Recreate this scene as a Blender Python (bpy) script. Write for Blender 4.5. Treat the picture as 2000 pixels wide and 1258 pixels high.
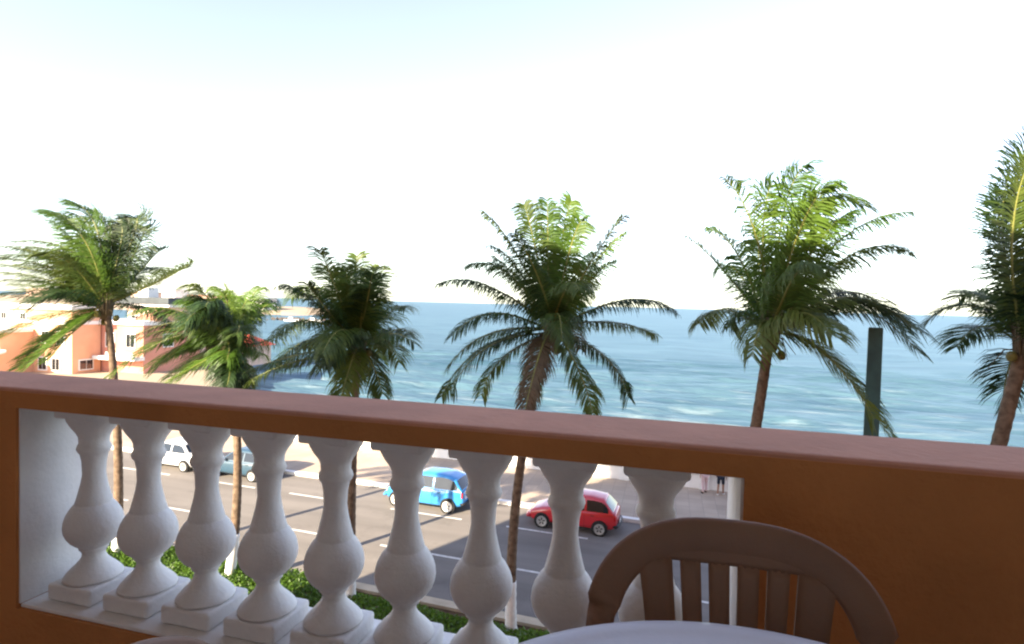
import bpy, bmesh, math, random
import numpy as np
from mathutils import Vector, Matrix
random.seed(7)
R = math.radians
for o in list(bpy.data.objects):
    bpy.data.objects.remove(o)
scene = bpy.context.scene
col = scene.collection

# ------------------------------------------------------------------ camera, sky, sun, exposure
# World frame: X runs along the balcony wall (right), Y out to sea, Z up; z = 0 is the road.
EYE = Vector((0.0, 0.0, 9.2))
cam_data = bpy.data.cameras.new('camera')
cam = bpy.data.objects.new('camera', cam_data)
col.objects.link(cam)
FWD = Vector((-0.2605, 0.9650, -0.0311)); RGT = Vector((0.9649, 0.2613, 0.0259)); UPV = Vector((-0.0331, 0.0233, 0.9992))
m = Matrix.Identity(4)
for i in range(3):
    m[i][0], m[i][1], m[i][2], m[i][3] = RGT[i], UPV[i], -FWD[i], EYE[i]
cam.matrix_world = m
cam_data.sensor_width = 36.0
cam_data.lens = 36.0 * 1133.0 / 2000.0
cam_data.clip_start = 0.02
cam_data.clip_end = 60000.0
scene.camera = cam

SUN_EL = R(27.0)
SUN_DIR = Vector((-0.446 * math.cos(SUN_EL), -0.895 * math.cos(SUN_EL), math.sin(SUN_EL)))   # towards the sun
world = bpy.data.worlds.new('World')
scene.world = world
world.use_nodes = True
wn = world.node_tree.nodes; wl = world.node_tree.links
sky = wn.new('ShaderNodeTexSky')
sky.sky_type = 'NISHITA'
sky.sun_disc = False
sky.sun_elevation = SUN_EL
sky.sun_rotation = math.atan2(SUN_DIR.x, SUN_DIR.y)
sky.altitude = 10
sky.air_density = 1.0
sky.dust_density = 0.7
sky.ozone_density = 1.5
hz = wn.new('ShaderNodeHueSaturation')            # milky seaside haze over the whole sky
hz.inputs['Saturation'].default_value = 0.72
hz.inputs['Hue'].default_value = 0.518
wl.new(sky.outputs[0], hz.inputs['Color']); wl.new(hz.outputs[0], wn['Background'].inputs[0])
wn['Background'].inputs[1].default_value = 0.112

sun_data = bpy.data.lights.new('sun', 'SUN')
sun_data.energy = 5.0
sun_data.angle = R(0.55)
sun_data.color = (1.0, 0.84, 0.63)
sun = bpy.data.objects.new('sun', sun_data)
col.objects.link(sun)
sun.rotation_euler = SUN_DIR.to_track_quat('Z', 'Y').to_euler()
sun.location = (0, 0, 60)

scene.view_settings.view_transform = 'Standard'
scene.view_settings.look = 'None'
scene.view_settings.gamma = 1.0
scene.view_settings.use_curve_mapping = False
scene.view_settings.exposure = 2.0
scene.cycles.max_bounces = 8
scene.cycles.diffuse_bounces = 5
scene.cycles.use_denoising = True
scene.cycles.filter_width = 2.2

# ------------------------------------------------------------------ materials
def new_mat(name):
    mt = bpy.data.materials.new(name); mt.use_nodes = True
    nt = mt.node_tree
    return mt, nt, nt.nodes['Principled BSDF'], nt.nodes['Material Output']

def mat(name, c, rough=0.6, var=0.12, scale=6.0, bump=0.0, bscale=None, spec=0.4, metal=0.0, coat=0.0, c2=None, detail=5.0, stretch=1.0, wear=0.0):
    """a base colour broken up by noise, plus a fine relief"""
    mt, nt, b, out = new_mat(name)
    N, L = nt.nodes, nt.links
    tc = N.new('ShaderNodeTexCoord')
    n = N.new('ShaderNodeTexNoise'); n.inputs['Scale'].default_value = scale; n.inputs['Detail'].default_value = detail
    L.new(tc.outputs['Object'], n.inputs['Vector'])
    r = N.new('ShaderNodeValToRGB')
    lo = c2 if c2 else tuple(max(0, x * (1 - var)) for x in c)
    hi = c if c2 else tuple(min(1, x * (1 + var)) for x in c)
    r.color_ramp.elements[0].position = 0.32; r.color_ramp.elements[0].color = (*lo, 1)
    r.color_ramp.elements[1].position = 0.68; r.color_ramp.elements[1].color = (*hi, 1)
    if stretch != 1.0:
        mp = N.new('ShaderNodeMapping'); mp.inputs['Scale'].default_value = (stretch, 1, 1); L.new(tc.outputs['Object'], mp.inputs['Vector']); L.new(mp.outputs[0], n.inputs['Vector'])
    L.new(n.outputs['Fac'], r.inputs['Fac']); L.new(r.outputs['Color'], b.inputs['Base Color'])
    if wear:                                             # blotches, scuffs and old stains
        w1 = N.new('ShaderNodeTexNoise'); w1.inputs['Scale'].default_value = scale * 0.7; w1.inputs['Detail'].default_value = 10; w1.inputs['Roughness'].default_value = 0.72
        L.new(tc.outputs['Object'], w1.inputs['Vector'])
        w2 = N.new('ShaderNodeMapRange'); w2.inputs['From Min'].default_value = 0.54; w2.inputs['From Max'].default_value = 0.70; w2.inputs['To Max'].default_value = wear
        L.new(w1.outputs['Fac'], w2.inputs['Value'])
        mw = N.new('ShaderNodeMix'); mw.data_type = 'RGBA'; mw.inputs[7].default_value = (c[0] * .45, c[1] * .45, c[2] * .45, 1)
        L.new(w2.outputs[0], mw.inputs[0]); L.new(r.outputs['Color'], mw.inputs[6]); L.new(mw.outputs[2], b.inputs['Base Color'])
    b.inputs['Roughness'].default_value = rough
    b.inputs['Specular IOR Level'].default_value = spec
    b.inputs['Metallic'].default_value = metal
    b.inputs['Coat Weight'].default_value = coat
    if bump:
        n2 = N.new('ShaderNodeTexNoise'); n2.inputs['Scale'].default_value = bscale or scale * 8; n2.inputs['Detail'].default_value = 6
        L.new(tc.outputs['Object'], n2.inputs['Vector'])
        bp = N.new('ShaderNodeBump'); bp.inputs['Strength'].default_value = bump; bp.inputs['Distance'].default_value = 0.01
        L.new(n2.outputs['Fac'], bp.inputs['Height']); L.new(bp.outputs['Normal'], b.inputs['Normal'])
    return mt

def leaf_mat(name, cols, trans=0.35, rough=0.45):
    """foliage: colour picked per object and per patch, some light passing through"""
    mt, nt, b, out = new_mat(name)
    N, L = nt.nodes, nt.links
    oi = N.new('ShaderNodeObjectInfo'); tc = N.new('ShaderNodeTexCoord')
    n = N.new('ShaderNodeTexNoise'); n.inputs['Scale'].default_value = 3.0; n.inputs['Detail'].default_value = 3
    L.new(tc.outputs['Object'], n.inputs['Vector'])
    ad = N.new('ShaderNodeMath'); ad.operation = 'MULTIPLY_ADD'; ad.inputs[1].default_value = 0.6
    L.new(n.outputs['Fac'], ad.inputs[0])
    sc = N.new('ShaderNodeMath'); sc.operation = 'MULTIPLY_ADD'; sc.inputs[1].default_value = 0.75; sc.inputs[2].default_value = -0.17
    L.new(oi.outputs['Random'], sc.inputs[0]); L.new(sc.outputs[0], ad.inputs[2])
    r = N.new('ShaderNodeValToRGB')
    el = r.color_ramp.elements
    while len(el) < len(cols): el.new(0.5)
    for i, c in enumerate(cols):
        el[i].position = i / (len(cols) - 1); el[i].color = (*c, 1)
    L.new(ad.outputs[0], r.inputs['Fac']); L.new(r.outputs['Color'], b.inputs['Base Color'])
    b.inputs['Roughness'].default_value = rough
    b.inputs['Specular IOR Level'].default_value = 0.35
    t = N.new('ShaderNodeBsdfTranslucent'); mx = N.new('ShaderNodeMixShader'); mx.inputs[0].default_value = trans
    L.new(r.outputs['Color'], t.inputs['Color'])
    L.new(b.outputs[0], mx.inputs[1]); L.new(t.outputs[0], mx.inputs[2]); L.new(mx.outputs[0], out.inputs['Surface'])
    return mt

M = {}
M['ochre'] = mat('ochre_wall_paint', (0.57, 0.240, 0.080), 0.72, 0.14, 2.2, 0.35, 60, 0.2, wear=0.22)
M['rail'] = mat('sky_tinted_rail_paint', (0.62, 0.30, 0.19), 0.75, 0.12, 3.0, 0.3, 45, 0.18, wear=0.25)  # wall's ochre paint; pinkish sky sheen on top is put into the colour
M['white'] = mat('white_masonry_paint', (0.84, 0.82, 0.79), 0.55, 0.05, 7.0, 0.22, 70, 0.35, wear=0.16)
M['ceil'] = mat('white_ceiling_paint', (0.80, 0.78, 0.75), 0.8, 0.05, 1.5)
M['tile'] = mat('terracotta_floor_tile', (0.46, 0.33, 0.25), 0.5, 0.15, 5.0)
M['asphalt'] = mat('sun_bleached_asphalt', (0.185, 0.168, 0.150), 0.85, 0.14, 1.1, 0.5, 35, 0.2, detail=9, stretch=0.12, wear=0.35)
M['line'] = mat('worn_road_paint', (0.60, 0.58, 0.54), 0.7, 0.2, 5.0, wear=0.7)
M['kerb'] = mat('pale_concrete_kerb', (0.50, 0.42, 0.30), 0.8, 0.15, 2.0, 0.3, 40, 0.2)
M['soil'] = mat('planter_soil', (0.10, 0.065, 0.04), 0.95, 0.4, 3.0, 0.6, 20, 0.1)
M['earth'] = mat('pale_land', (0.36, 0.29, 0.21), 0.9, 0.25, 0.03, 0.0, None, 0.1)
M['seawall'] = mat('whitewashed_sea_wall', (0.80, 0.77, 0.72), 0.7, 0.08, 1.4, 0.2, 30, 0.2)
M['trunk'] = mat('palm_bark', (0.16, 0.115, 0.08), 0.9, 0.4, 7.0, 0.7, 40, 0.15)
M['lime'] = mat('white_lime_wash', (0.80, 0.79, 0.76), 0.8, 0.10, 6.0, 0.3, 30, 0.2)
M['frond'] = leaf_mat('palm_leaf', [(0.018, 0.040, 0.016), (0.040, 0.080, 0.022), (0.085, 0.135, 0.026), (0.17, 0.20, 0.035)])
M['frond_lit'] = leaf_mat('lit_palm_leaf', [(0.060, 0.13, 0.020), (0.11, 0.20, 0.028), (0.19, 0.28, 0.045)], 0.42)  # brighter leaf copy; sun on the listed fronds is put into the colour
M['frond_dry'] = leaf_mat('dry_palm_leaf', [(0.085, 0.065, 0.040), (0.15, 0.115, 0.065), (0.23, 0.17, 0.095)], 0.25, 0.7)
M['rachis'] = mat('palm_rib', (0.19, 0.20, 0.05), 0.5, 0.25, 3.0)
M['nut'] = mat('coconut_husk', (0.13, 0.12, 0.03), 0.5, 0.35, 4.0)
M['hedge'] = leaf_mat('hedge_leaf', [(0.035, 0.085, 0.012), (0.11, 0.20, 0.022), (0.25, 0.34, 0.045)], 0.35)
M['green_post'] = mat('dark_green_post_paint', (0.050, 0.115, 0.115), 0.5, 0.2, 3.0)
M['table'] = mat('white_plastic', (0.74, 0.74, 0.76), 0.32, 0.03, 4.0, 0.05, 120, 0.5)
M['chair'] = mat('brown_plastic', (0.26, 0.145, 0.085), 0.5, 0.12, 5.0, 0.08, 120, 0.35)
M['orange'] = mat('orange_stucco', (0.72, 0.40, 0.24), 0.85, 0.12, 0.4)
M['red_wall'] = mat('terracotta_stucco', (0.60, 0.27, 0.19), 0.85, 0.12, 0.4)
M['peach'] = mat('peach_stucco', (0.66, 0.46, 0.36), 0.85, 0.1, 0.3)
M['trim'] = mat('white_trim', (0.80, 0.77, 0.72), 0.7, 0.06, 0.8)
M['roof_tile'] = mat('clay_roof_tile', (0.34, 0.17, 0.11), 0.85, 0.3, 1.4)
M['dark_roof'] = mat('dark_roof_sheet', (0.05, 0.06, 0.065), 0.6, 0.2, 1.0)
M['glass'] = mat('dark_window_glass', (0.015, 0.02, 0.024), 0.08, 0.1, 2.0, 0, None, 0.6)
M['car_glass'] = mat('tinted_car_glass', (0.010, 0.014, 0.018), 0.05, 0.1, 2.0, 0, None, 0.7)
M['blue_paint'] = mat('blue_car_paint', (0.035, 0.26, 0.62), 0.25, 0.04, 1.0, 0, None, 0.5, 0.0, 0.8)
M['red_paint'] = mat('red_car_paint', (0.52, 0.018, 0.026), 0.28, 0.04, 1.0, 0, None, 0.5, 0.0, 0.8)
M['white_paint'] = mat('white_car_paint', (0.78, 0.78, 0.76), 0.3, 0.02, 1.0, 0, None, 0.5, 0.0, 0.8)
M['slate_paint'] = mat('steel_blue_car_paint', (0.022, 0.060, 0.095), 0.4, 0.04, 1.0, 0, None, 0.5, 0.0, 0.8)
M['rubber'] = mat('tyre_rubber', (0.018, 0.018, 0.018), 0.85, 0.2, 8.0)
M['alloy'] = mat('wheel_alloy', (0.55, 0.54, 0.52), 0.35, 0.08, 8.0, 0, None, 0.5, 0.55)
M['black'] = mat('black_trim', (0.012, 0.012, 0.013), 0.6, 0.2, 6.0)
M['lamp_red'] = mat('red_tail_lens', (0.45, 0.012, 0.012), 0.2, 0.1, 5.0)
M['lamp_clear'] = mat('clear_head_lens', (0.62, 0.64, 0.66), 0.12, 0.06, 5.0)
M['skin'] = mat('skin', (0.42, 0.24, 0.16), 0.6, 0.1, 6.0)
M['skin2'] = mat('tanned_skin', (0.30, 0.16, 0.10), 0.6, 0.1, 6.0)
M['pink'] = mat('pale_pink_cotton', (0.62, 0.44, 0.44), 0.85, 0.1, 8.0)
M['navy'] = mat('navy_cotton', (0.012, 0.016, 0.03), 0.85, 0.2, 8.0)
M['shirt'] = mat('white_cotton', (0.70, 0.68, 0.65), 0.85, 0.08, 8.0)
M['teal'] = mat('teal_cotton', (0.06, 0.26, 0.28), 0.85, 0.1, 8.0)
M['hair'] = mat('dark_hair', (0.014, 0.010, 0.008), 0.55, 0.3, 20.0)
M['rock'] = mat('breakwater_rock', (0.12, 0.10, 0.085), 0.9, 0.35, 1.5)
M['tarp'] = mat('red_canvas', (0.55, 0.09, 0.06), 0.8, 0.15, 1.0)

def promenade_mat():
    mt, nt, b, out = new_mat('promenade_paving')
    N, L = nt.nodes, nt.links
    tc = N.new('ShaderNodeTexCoord')
    br = N.new('ShaderNodeTexBrick'); br.inputs['Scale'].default_value = 1.0
    br.inputs['Brick Width'].default_value = 0.6; br.inputs['Row Height'].default_value = 0.6; br.offset = 0
    br.inputs['Mortar Size'].default_value = 0.012
    br.inputs['Color1'].default_value = (0.42, 0.335, 0.255, 1); br.inputs['Color2'].default_value = (0.37, 0.295, 0.225, 1)
    br.inputs['Mortar'].default_value = (0.30, 0.25, 0.20, 1)
    L.new(tc.outputs['Object'], br.inputs['Vector'])
    n = N.new('ShaderNodeTexNoise'); n.inputs['Scale'].default_value = 0.5; n.inputs['Detail'].default_value = 6
    L.new(tc.outputs['Object'], n.inputs['Vector'])
    mx = N.new('ShaderNodeMix'); mx.data_type = 'RGBA'; mx.blend_type = 'OVERLAY'; mx.inputs[0].default_value = 0.35
    L.new(br.outputs['Color'], mx.inputs[6]); L.new(n.outputs['Fac'], mx.inputs[7]); L.new(mx.outputs[2], b.inputs['Base Color'])
    b.inputs['Roughness'].default_value = 0.85; b.inputs['Specular IOR Level'].default_value = 0.2
    return mt
M['promenade'] = promenade_mat()

def sea_mat():
    mt, nt, b, out = new_mat('sea_water')
    N, L = nt.nodes, nt.links
    tc = N.new('ShaderNodeTexCoord')
    mp = N.new('ShaderNodeMapping'); mp.inputs['Scale'].default_value = (0.14, 1.0, 1.0)
    L.new(tc.outputs['Object'], mp.inputs['Vector'])
    n1 = N.new('ShaderNodeTexNoise'); n1.inputs['Scale'].default_value = 0.22; n1.inputs['Detail'].default_value = 9; n1.inputs['Roughness'].default_value = 0.6
    L.new(mp.outputs[0], n1.inputs['Vector'])
    r = N.new('ShaderNodeValToRGB')
    r.color_ramp.elements[0].position = 0.35; r.color_ramp.elements[0].color = (0.034, 0.080, 0.105, 1)
    r.color_ramp.elements[1].position = 0.70; r.color_ramp.elements[1].color = (0.080, 0.152, 0.180, 1)
    L.new(n1.outputs['Fac'], r.inputs['Fac'])
    # foam: broken streaks along the crests, thickest in the shallows by the wall
    mp2 = N.new('ShaderNodeMapping'); mp2.inputs['Scale'].default_value = (0.16, 0.75, 1.0)
    L.new(tc.outputs['Object'], mp2.inputs['Vector'])
    n2 = N.new('ShaderNodeTexNoise'); n2.inputs['Scale'].default_value = 0.9; n2.inputs['Detail'].default_value = 8; n2.inputs['Roughness'].default_value = 0.62
    L.new(mp2.outputs[0], n2.inputs['Vector'])
    sx = N.new('ShaderNodeSeparateXYZ'); L.new(tc.outputs['Object'], sx.inputs[0])
    mr = N.new('ShaderNodeMapRange'); mr.inputs['From Min'].default_value = 35; mr.inputs['From Max'].default_value = 170
    mr.inputs['To Min'].default_value = 0.075; mr.inputs['To Max'].default_value = -0.10
    L.new(sx.outputs['Y'], mr.inputs['Value'])
    ad = N.new('ShaderNodeMath'); ad.operation = 'ADD'; L.new(n2.outputs['Fac'], ad.inputs[0]); L.new(mr.outputs[0], ad.inputs[1])
    fr = N.new('ShaderNodeMapRange'); fr.inputs['From Min'].default_value = 0.56; fr.inputs['From Max'].default_value = 0.86
    fr.inputs['To Max'].default_value = 0.6
    L.new(ad.outputs[0], fr.inputs['Value'])
    mx = N.new('ShaderNodeMix'); mx.data_type = 'RGBA'; mx.inputs[7].default_value = (0.36, 0.42, 0.43, 1)
    L.new(fr.outputs[0], mx.inputs[0]); L.new(r.outputs['Color'], mx.inputs[6]); L.new(mx.outputs[2], b.inputs['Base Color'])
    # wind-roughened water: body colour plus a broad sky reflection that grows towards grazing
    N.remove(b)
    df = N.new('ShaderNodeBsdfDiffuse'); L.new(mx.outputs[2], df.inputs['Color'])
    gl = N.new('ShaderNodeBsdfGlossy'); gl.inputs['Roughness'].default_value = 0.28; gl.inputs['Color'].default_value = (0.80, 0.93, 1.0, 1)
    lw = N.new('ShaderNodeLayerWeight'); lw.inputs['Blend'].default_value = 0.5
    pw = N.new('ShaderNodeMath'); pw.operation = 'POWER'; pw.inputs[1].default_value = 9.0; L.new(lw.outputs['Facing'], pw.inputs[0])
    fm = N.new('ShaderNodeMapRange'); fm.inputs['To Min'].default_value = 0.14; fm.inputs['To Max'].default_value = 0.27; L.new(pw.outputs[0], fm.inputs['Value'])
    inv = N.new('ShaderNodeMath'); inv.operation = 'SUBTRACT'; inv.inputs[0].default_value = 1.0; L.new(fr.outputs[0], inv.inputs[1])
    mu = N.new('ShaderNodeMath'); mu.operation = 'MULTIPLY'; L.new(fm.outputs[0], mu.inputs[0]); L.new(inv.outputs[0], mu.inputs[1])
    ms = N.new('ShaderNodeMixShader'); L.new(mu.outputs[0], ms.inputs[0]); L.new(df.outputs[0], ms.inputs[1]); L.new(gl.outputs[0], ms.inputs[2])
    L.new(ms.outputs[0], out.inputs['Surface'])
    n3 = N.new('ShaderNodeTexNoise'); n3.inputs['Scale'].default_value = 0.9; n3.inputs['Detail'].default_value = 7
    mp3 = N.new('ShaderNodeMapping'); mp3.inputs['Scale'].default_value = (0.35, 1.0, 1.0)
    L.new(tc.outputs['Object'], mp3.inputs['Vector']); L.new(mp3.outputs[0], n3.inputs['Vector'])
    bp = N.new('ShaderNodeBump'); bp.inputs['Strength'].default_value = 1.0; bp.inputs['Distance'].default_value = 0.55
    L.new(n3.outputs['Fac'], bp.inputs['Height']); L.new(bp.outputs['Normal'], gl.inputs['Normal']); L.new(bp.outputs['Normal'], df.inputs['Normal'])
    return mt
M['sea'] = sea_mat()

# ------------------------------------------------------------------ helpers
class MB:
    """collects geometry; build() links it as one mesh object"""
    def __init__(s): s.v = []; s.f = []
    def add(s, verts, faces):
        k = len(s.v); s.v += [tuple(p) for p in verts]; s.f += [tuple(i + k for i in f) for f in faces]; return s
    def box(s, x0, x1, y0, y1, z0, z1):
        return s.add([(x0, y0, z0), (x1, y0, z0), (x1, y1, z0), (x0, y1, z0), (x0, y0, z1), (x1, y0, z1), (x1, y1, z1), (x0, y1, z1)],
                     [(3, 2, 1, 0), (4, 5, 6, 7), (0, 1, 5, 4), (1, 2, 6, 5), (2, 3, 7, 6), (3, 0, 4, 7)])
    def lathe(s, prof, seg=32, c=(0, 0, 0), axis='Z', cap=True):
        vs, fs = [], []
        for (r, h) in prof:
            for k in range(seg):
                a = 2 * math.pi * k / seg
                x, y = r * math.cos(a), r * math.sin(a)
                p = (x, y, h) if axis == 'Z' else ((x, h, y) if axis == 'Y' else (h, x, y))
                vs.append((c[0] + p[0], c[1] + p[1], c[2] + p[2]))
        for i in range(len(prof) - 1):
            for k in range(seg):
                a, b = i * seg + k, i * seg + (k + 1) % seg
                fs.append((a, b, b + seg, a + seg))
        if cap:
            fs.append(tuple(reversed(range(seg)))); n = (len(prof) - 1) * seg; fs.append(tuple(range(n, n + seg)))
        return s.add(vs, fs)
    def tube(s, path, rad, seg=10, flat=1.0):
        path = [Vector(p) for p in path]
        vs, fs = [], []
        prev = None
        for i, p in enumerate(path):
            t = (path[min(i + 1, len(path) - 1)] - path[max(i - 1, 0)]).normalized()
            if prev is None:
                a = Vector((0, 1, 0)) if abs(t.y) < 0.9 else Vector((1, 0, 0))
                u = t.cross(a).normalized()
            else:
                u = (prev - t * prev.dot(t)).normalized()
            prev = u; w = t.cross(u)
            r = rad[i] if hasattr(rad, '__len__') else rad
            for k in range(seg):
                q = 2 * math.pi * k / seg
                vs.append(p + u * (r * math.cos(q)) + w * (r * flat * math.sin(q)))
        for i in range(len(path) - 1):
            for k in range(seg):
                a, b = i * seg + k, i * seg + (k + 1) % seg
                fs.append((a, b, b + seg, a + seg))
        fs.append(tuple(reversed(range(seg)))); n = (len(path) - 1) * seg; fs.append(tuple(range(n, n + seg)))
        return s.add(vs, fs)
    def mesh(s, name, mt, smooth=False):
        me = bpy.data.meshes.new(name); me.from_pydata(s.v, [], s.f); me.update()
        if mt: me.materials.append(mt)
        if smooth: me.shade_smooth()
        return me
    def build(s, name, mt, parent=None, smooth=False, bevel=0.0, loc=None):
        o = bpy.data.objects.new(name, s.mesh(name, mt, smooth)); col.objects.link(o)
        if parent: o.parent = parent
        if loc: o.location = loc
        if bevel:
            b = o.modifiers.new('bevel', 'BEVEL'); b.width = bevel; b.segments = 3; b.limit_method = 'ANGLE'
        return o

def tag(o, label=None, cat=None, group=None, kind=None):
    if label: o['label'] = label
    if cat: o['category'] = cat
    if group: o['group'] = group
    if kind: o['kind'] = kind
    return o
def thing(name, loc, label, cat, group=None, rz=0.0):
    o = bpy.data.objects.new(name, None); col.objects.link(o)
    o.empty_display_size = 0.2; o.location = loc; o.rotation_euler = (0, 0, rz)
    return tag(o, label, cat, group)
def shared(name, me, parent, loc=(0, 0, 0), rot=(0, 0, 0)):
    o = bpy.data.objects.new(name, me); col.objects.link(o); o.parent = parent; o.location = loc; o.rotation_euler = rot
    return o

# ------------------------------------------------------------------ ground, road, promenade, sea
SL = -0.055                                    # the road runs a little off the line of the facade
def ry(c, x): return c + SL * x
def strip(name, c0, c1, z0, z1, mt, x0=-160, x1=140, parent=None, n=40):
    """a band following the road between offsets c0 and c1, with thickness"""
    b = MB(); vs, fs = [], []
    for i in range(n + 1):
        x = x0 + (x1 - x0) * i / n
        vs += [(x, ry(c0, x), z0), (x, ry(c1, x), z0), (x, ry(c1, x), z1), (x, ry(c0, x), z1)]
    for i in range(n):
        k = 4 * i
        for a, d in ((0, 3), (1, 0), (2, 1), (3, 2)): fs.append((k + a, k + d, k + 4 + d, k + 4 + a))
    fs += [(0, 1, 2, 3), (4 * n + 3, 4 * n + 2, 4 * n + 1, 4 * n)]
    b.add(vs, fs)
    return b.build(name, mt, parent)

C_NEAR, C_L1, C_L2, C_FAR, C_WALL = 15.95, 19.03, 22.56, 24.98, 30.6
g = MB(); g.box(-400, 400, -400, ry(31.0, 0), -3.5, -0.06)
tag(g.build('ground', M['earth']), kind='structure')
road = strip('road', C_NEAR + 0.004, C_FAR - 0.004, -0.05, 0.0, M['asphalt']); tag(road, kind='structure')
tag(strip('pavement', 1.9, 13.0, -0.05, 0.12, M['promenade']), kind='structure')
tag(strip('planting_bed', 13.0, C_NEAR - 0.36, -0.05, 0.07, M['soil']), kind='structure')
tag(strip('near_kerb', C_NEAR - 0.36, C_NEAR, -0.04, 0.16, M['kerb']), kind='structure')
tag(strip('far_kerb', C_FAR, C_FAR + 0.26, -0.04, 0.15, M['seawall']), kind='structure')
tag(strip('promenade', C_FAR + 0.26, C_WALL + 0.1, -0.05, 0.14, M['promenade']), kind='structure')

def dash(x0, x1, c, w):
    b = MB(); n = 4; vs, fs = [], []
    for i in range(n + 1):
        x = x0 + (x1 - x0) * i / n
        vs += [(x, ry(c - w / 2, x), 0.004), (x, ry(c + w / 2, x), 0.004)]
    for i in range(n): fs.append((2 * i, 2 * i + 2, 2 * i + 3, 2 * i + 1))
    b.add(vs, fs); b.build('lane_marking', M['line'], road)
for i in range(14):                            # broken lane lines
    dash(-44 + i * 5.4, -44 + i * 5.4 + 3.4, C_L2, 0.13)
    dash(-42.6 + i * 5.4, -42.6 + i * 5.4 + 3.4, C_L1, 0.13)

# low white sea wall with a coping and piers
sw = thing('sea_wall', (0, ry(C_WALL, 0), 0), 'low whitewashed sea wall running along the far side of the promenade', 'wall')
w_ = strip('wall', 0.0, 0.35, -5.0, 0.86, M['seawall'], -34, 140, sw)
strip('coping', -0.06, 0.41, 0.86, 0.97, M['seawall'], -34, 140, sw)
pm = MB().box(-0.26, 0.26, -0.08, 0.43, 0.1, 1.10).mesh('pier', M['seawall'])
for i in range(24): shared('pier', pm, sw, (-30 + i * 4.0, SL * (-30 + i * 4.0), 0), (0, 0, math.atan(SL)))

# sea: swell and chop as geometry near the shore, flattening to the horizon
def make_sea():
    ys = np.concatenate([np.linspace(31.2, 130, 260), 130 * np.exp(np.linspace(0.02, math.log(30000 / 130), 90))])
    us = np.concatenate([-np.exp(np.linspace(math.log(14), math.log(1.4), 34)), np.linspace(-1.36, 1.1, 200), np.exp(np.linspace(math.log(1.14), math.log(14), 34))])
    Y, U = np.meshgrid(ys, us, indexing='ij')
    X = U * np.maximum(Y, 45)
    rng = np.random.RandomState(3)
    Z = np.zeros_like(X)
    for k in range(26):
        lam = rng.uniform(2.2, 11.0); a = rng.normal(0, 0.30); ph = rng.uniform(0, 6.28)
        amp = 0.0115 * lam
        arg = 2 * math.pi / lam * (math.cos(a) * Y + math.sin(a) * X) + ph
        Z += amp * (1 - np.abs(np.sin(arg / 2))) * 1.6
    fade = np.clip(1 - (Y - 60) / 600, 0.0, 1)
    Z = (Z - Z.mean()) * fade
    nx, ny = len(us), len(ys)
    V = np.stack([X, Y, Z - 2.3], -1).reshape(-1, 3)
    idx = np.arange(nx * ny).reshape(ny, nx)
    F = np.stack([idx[:-1, :-1], idx[:-1, 1:], idx[1:, 1:], idx[1:, :-1]], -1).reshape(-1, 4)
    me = bpy.data.meshes.new('sea'); me.from_pydata(V.tolist(), [], F.tolist()); me.update(); me.materials.append(M['sea']); me.shade_smooth()
    o = bpy.data.objects.new('sea', me); col.objects.link(o); tag(o, kind='structure')
make_sea()

# land point on the left, carrying the terracotta houses
b = MB()
poly = [(-29.5, 31.6), (-37, 43), (-48, 56), (-60, 72), (-78, 92), (-110, 110), (-260, 130), (-260, 31.0)]
vs = [(x, y, -0.02) for x, y in poly] + [(x + (2.2 if i < 6 else 0), y + 1.2, -4.0) for i, (x, y) in enumerate(poly)]
n = len(poly)
b.add(vs, [tuple(range(n))] + [(i, i + n, (i + 1) % n + n, (i + 1) % n) for i in range(n)])
tag(b.build('land_point', M['earth']), kind='structure')
# far headland behind the houses
def ridge(name, x0, x1, y0, y1, h, mt, seed):
    rng = random.Random(seed); n, k = 60, 8; vs, fs = [], []
    ph = [rng.uniform(0, 6) for _ in range(5)]
    for j in range(k + 1):
        for i in range(n + 1):
            t, s = i / n, j / k
            hh = h * (0.55 + 0.2 * math.sin(5 * t + ph[0]) + 0.14 * math.sin(13 * t + ph[1]) + 0.07 * math.sin(31 * t + ph[2] + 4 * s))
            hh *= math.sin(math.pi * min(1, s * 1.0)) ** 0.6 * min(1, (1 - t) * 5) ** 0.7
            vs.append((x0 + (x1 - x0) * t, y0 + (y1 - y0) * s, -3.2 + hh + 0.3))
    for j in range(k):
        for i in range(n):
            a = j * (n + 1) + i; fs.append((a, a + 1, a + n + 2, a + n + 1))
    o = MB().add(vs, fs).build(name, mt, None, True); tag(o, kind='structure')
ridge('headland', -900, -235, 330, 480, 17, M['earth'], 4)

# ------------------------------------------------------------------ the building that carries the balcony
D, T = 1.3332, 0.26                               # inner face and depth of the balcony wall
ZF = 8.0                                          # balcony floor
RAIL_T, RAIL_U, SILL = 9.2 - 0.3001, 9.2 - 0.3615, 9.2 - 0.9815
XL, XR = -1.944, 0.1695                           # opening of the balustrade
bld = thing('apartment_building', (0, -4, 0), 'ochre apartment building whose shaded balcony holds the viewpoint', 'building')
def part(name, mt, *bx, parent=bld, bevel=0.0):
    q = MB(); q.box(*bx); o = q.build(name, mt, parent, bevel=bevel)
    p = parent; o.location = -Vector(p.location)
    return o
part('wall', M['ochre'], -17.3, -3.3, -12, 1.6, -0.02, 18.3)
part('wall', M['ochre'], 3.4, 32, -12, 1.6, -0.02, 18.3)
part('wall', M['ochre'], -3.3, 3.4, -12, 1.6, -0.02, 7.84)
part('wall', M['ochre'], -3.3, 3.4, -12, -1.52, 7.84, 18.3)
part('back_wall', M['ceil'], -3.3, 3.4, -1.52, -1.5, ZF, 10.75)  # unseen white facing, added to bounce light back onto the balustrade
part('wall', M['ochre'], -3.3, 3.4, -1.5, 1.6, 10.85, 18.3)
part('balcony_floor', M['tile'], -3.3, 3.4, -1.5, D + 0.1, 7.84, ZF)
part('balcony_ceiling', M['ceil'], -3.3, 3.4, -1.5, 1.597, 10.75, 10.85)

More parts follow.
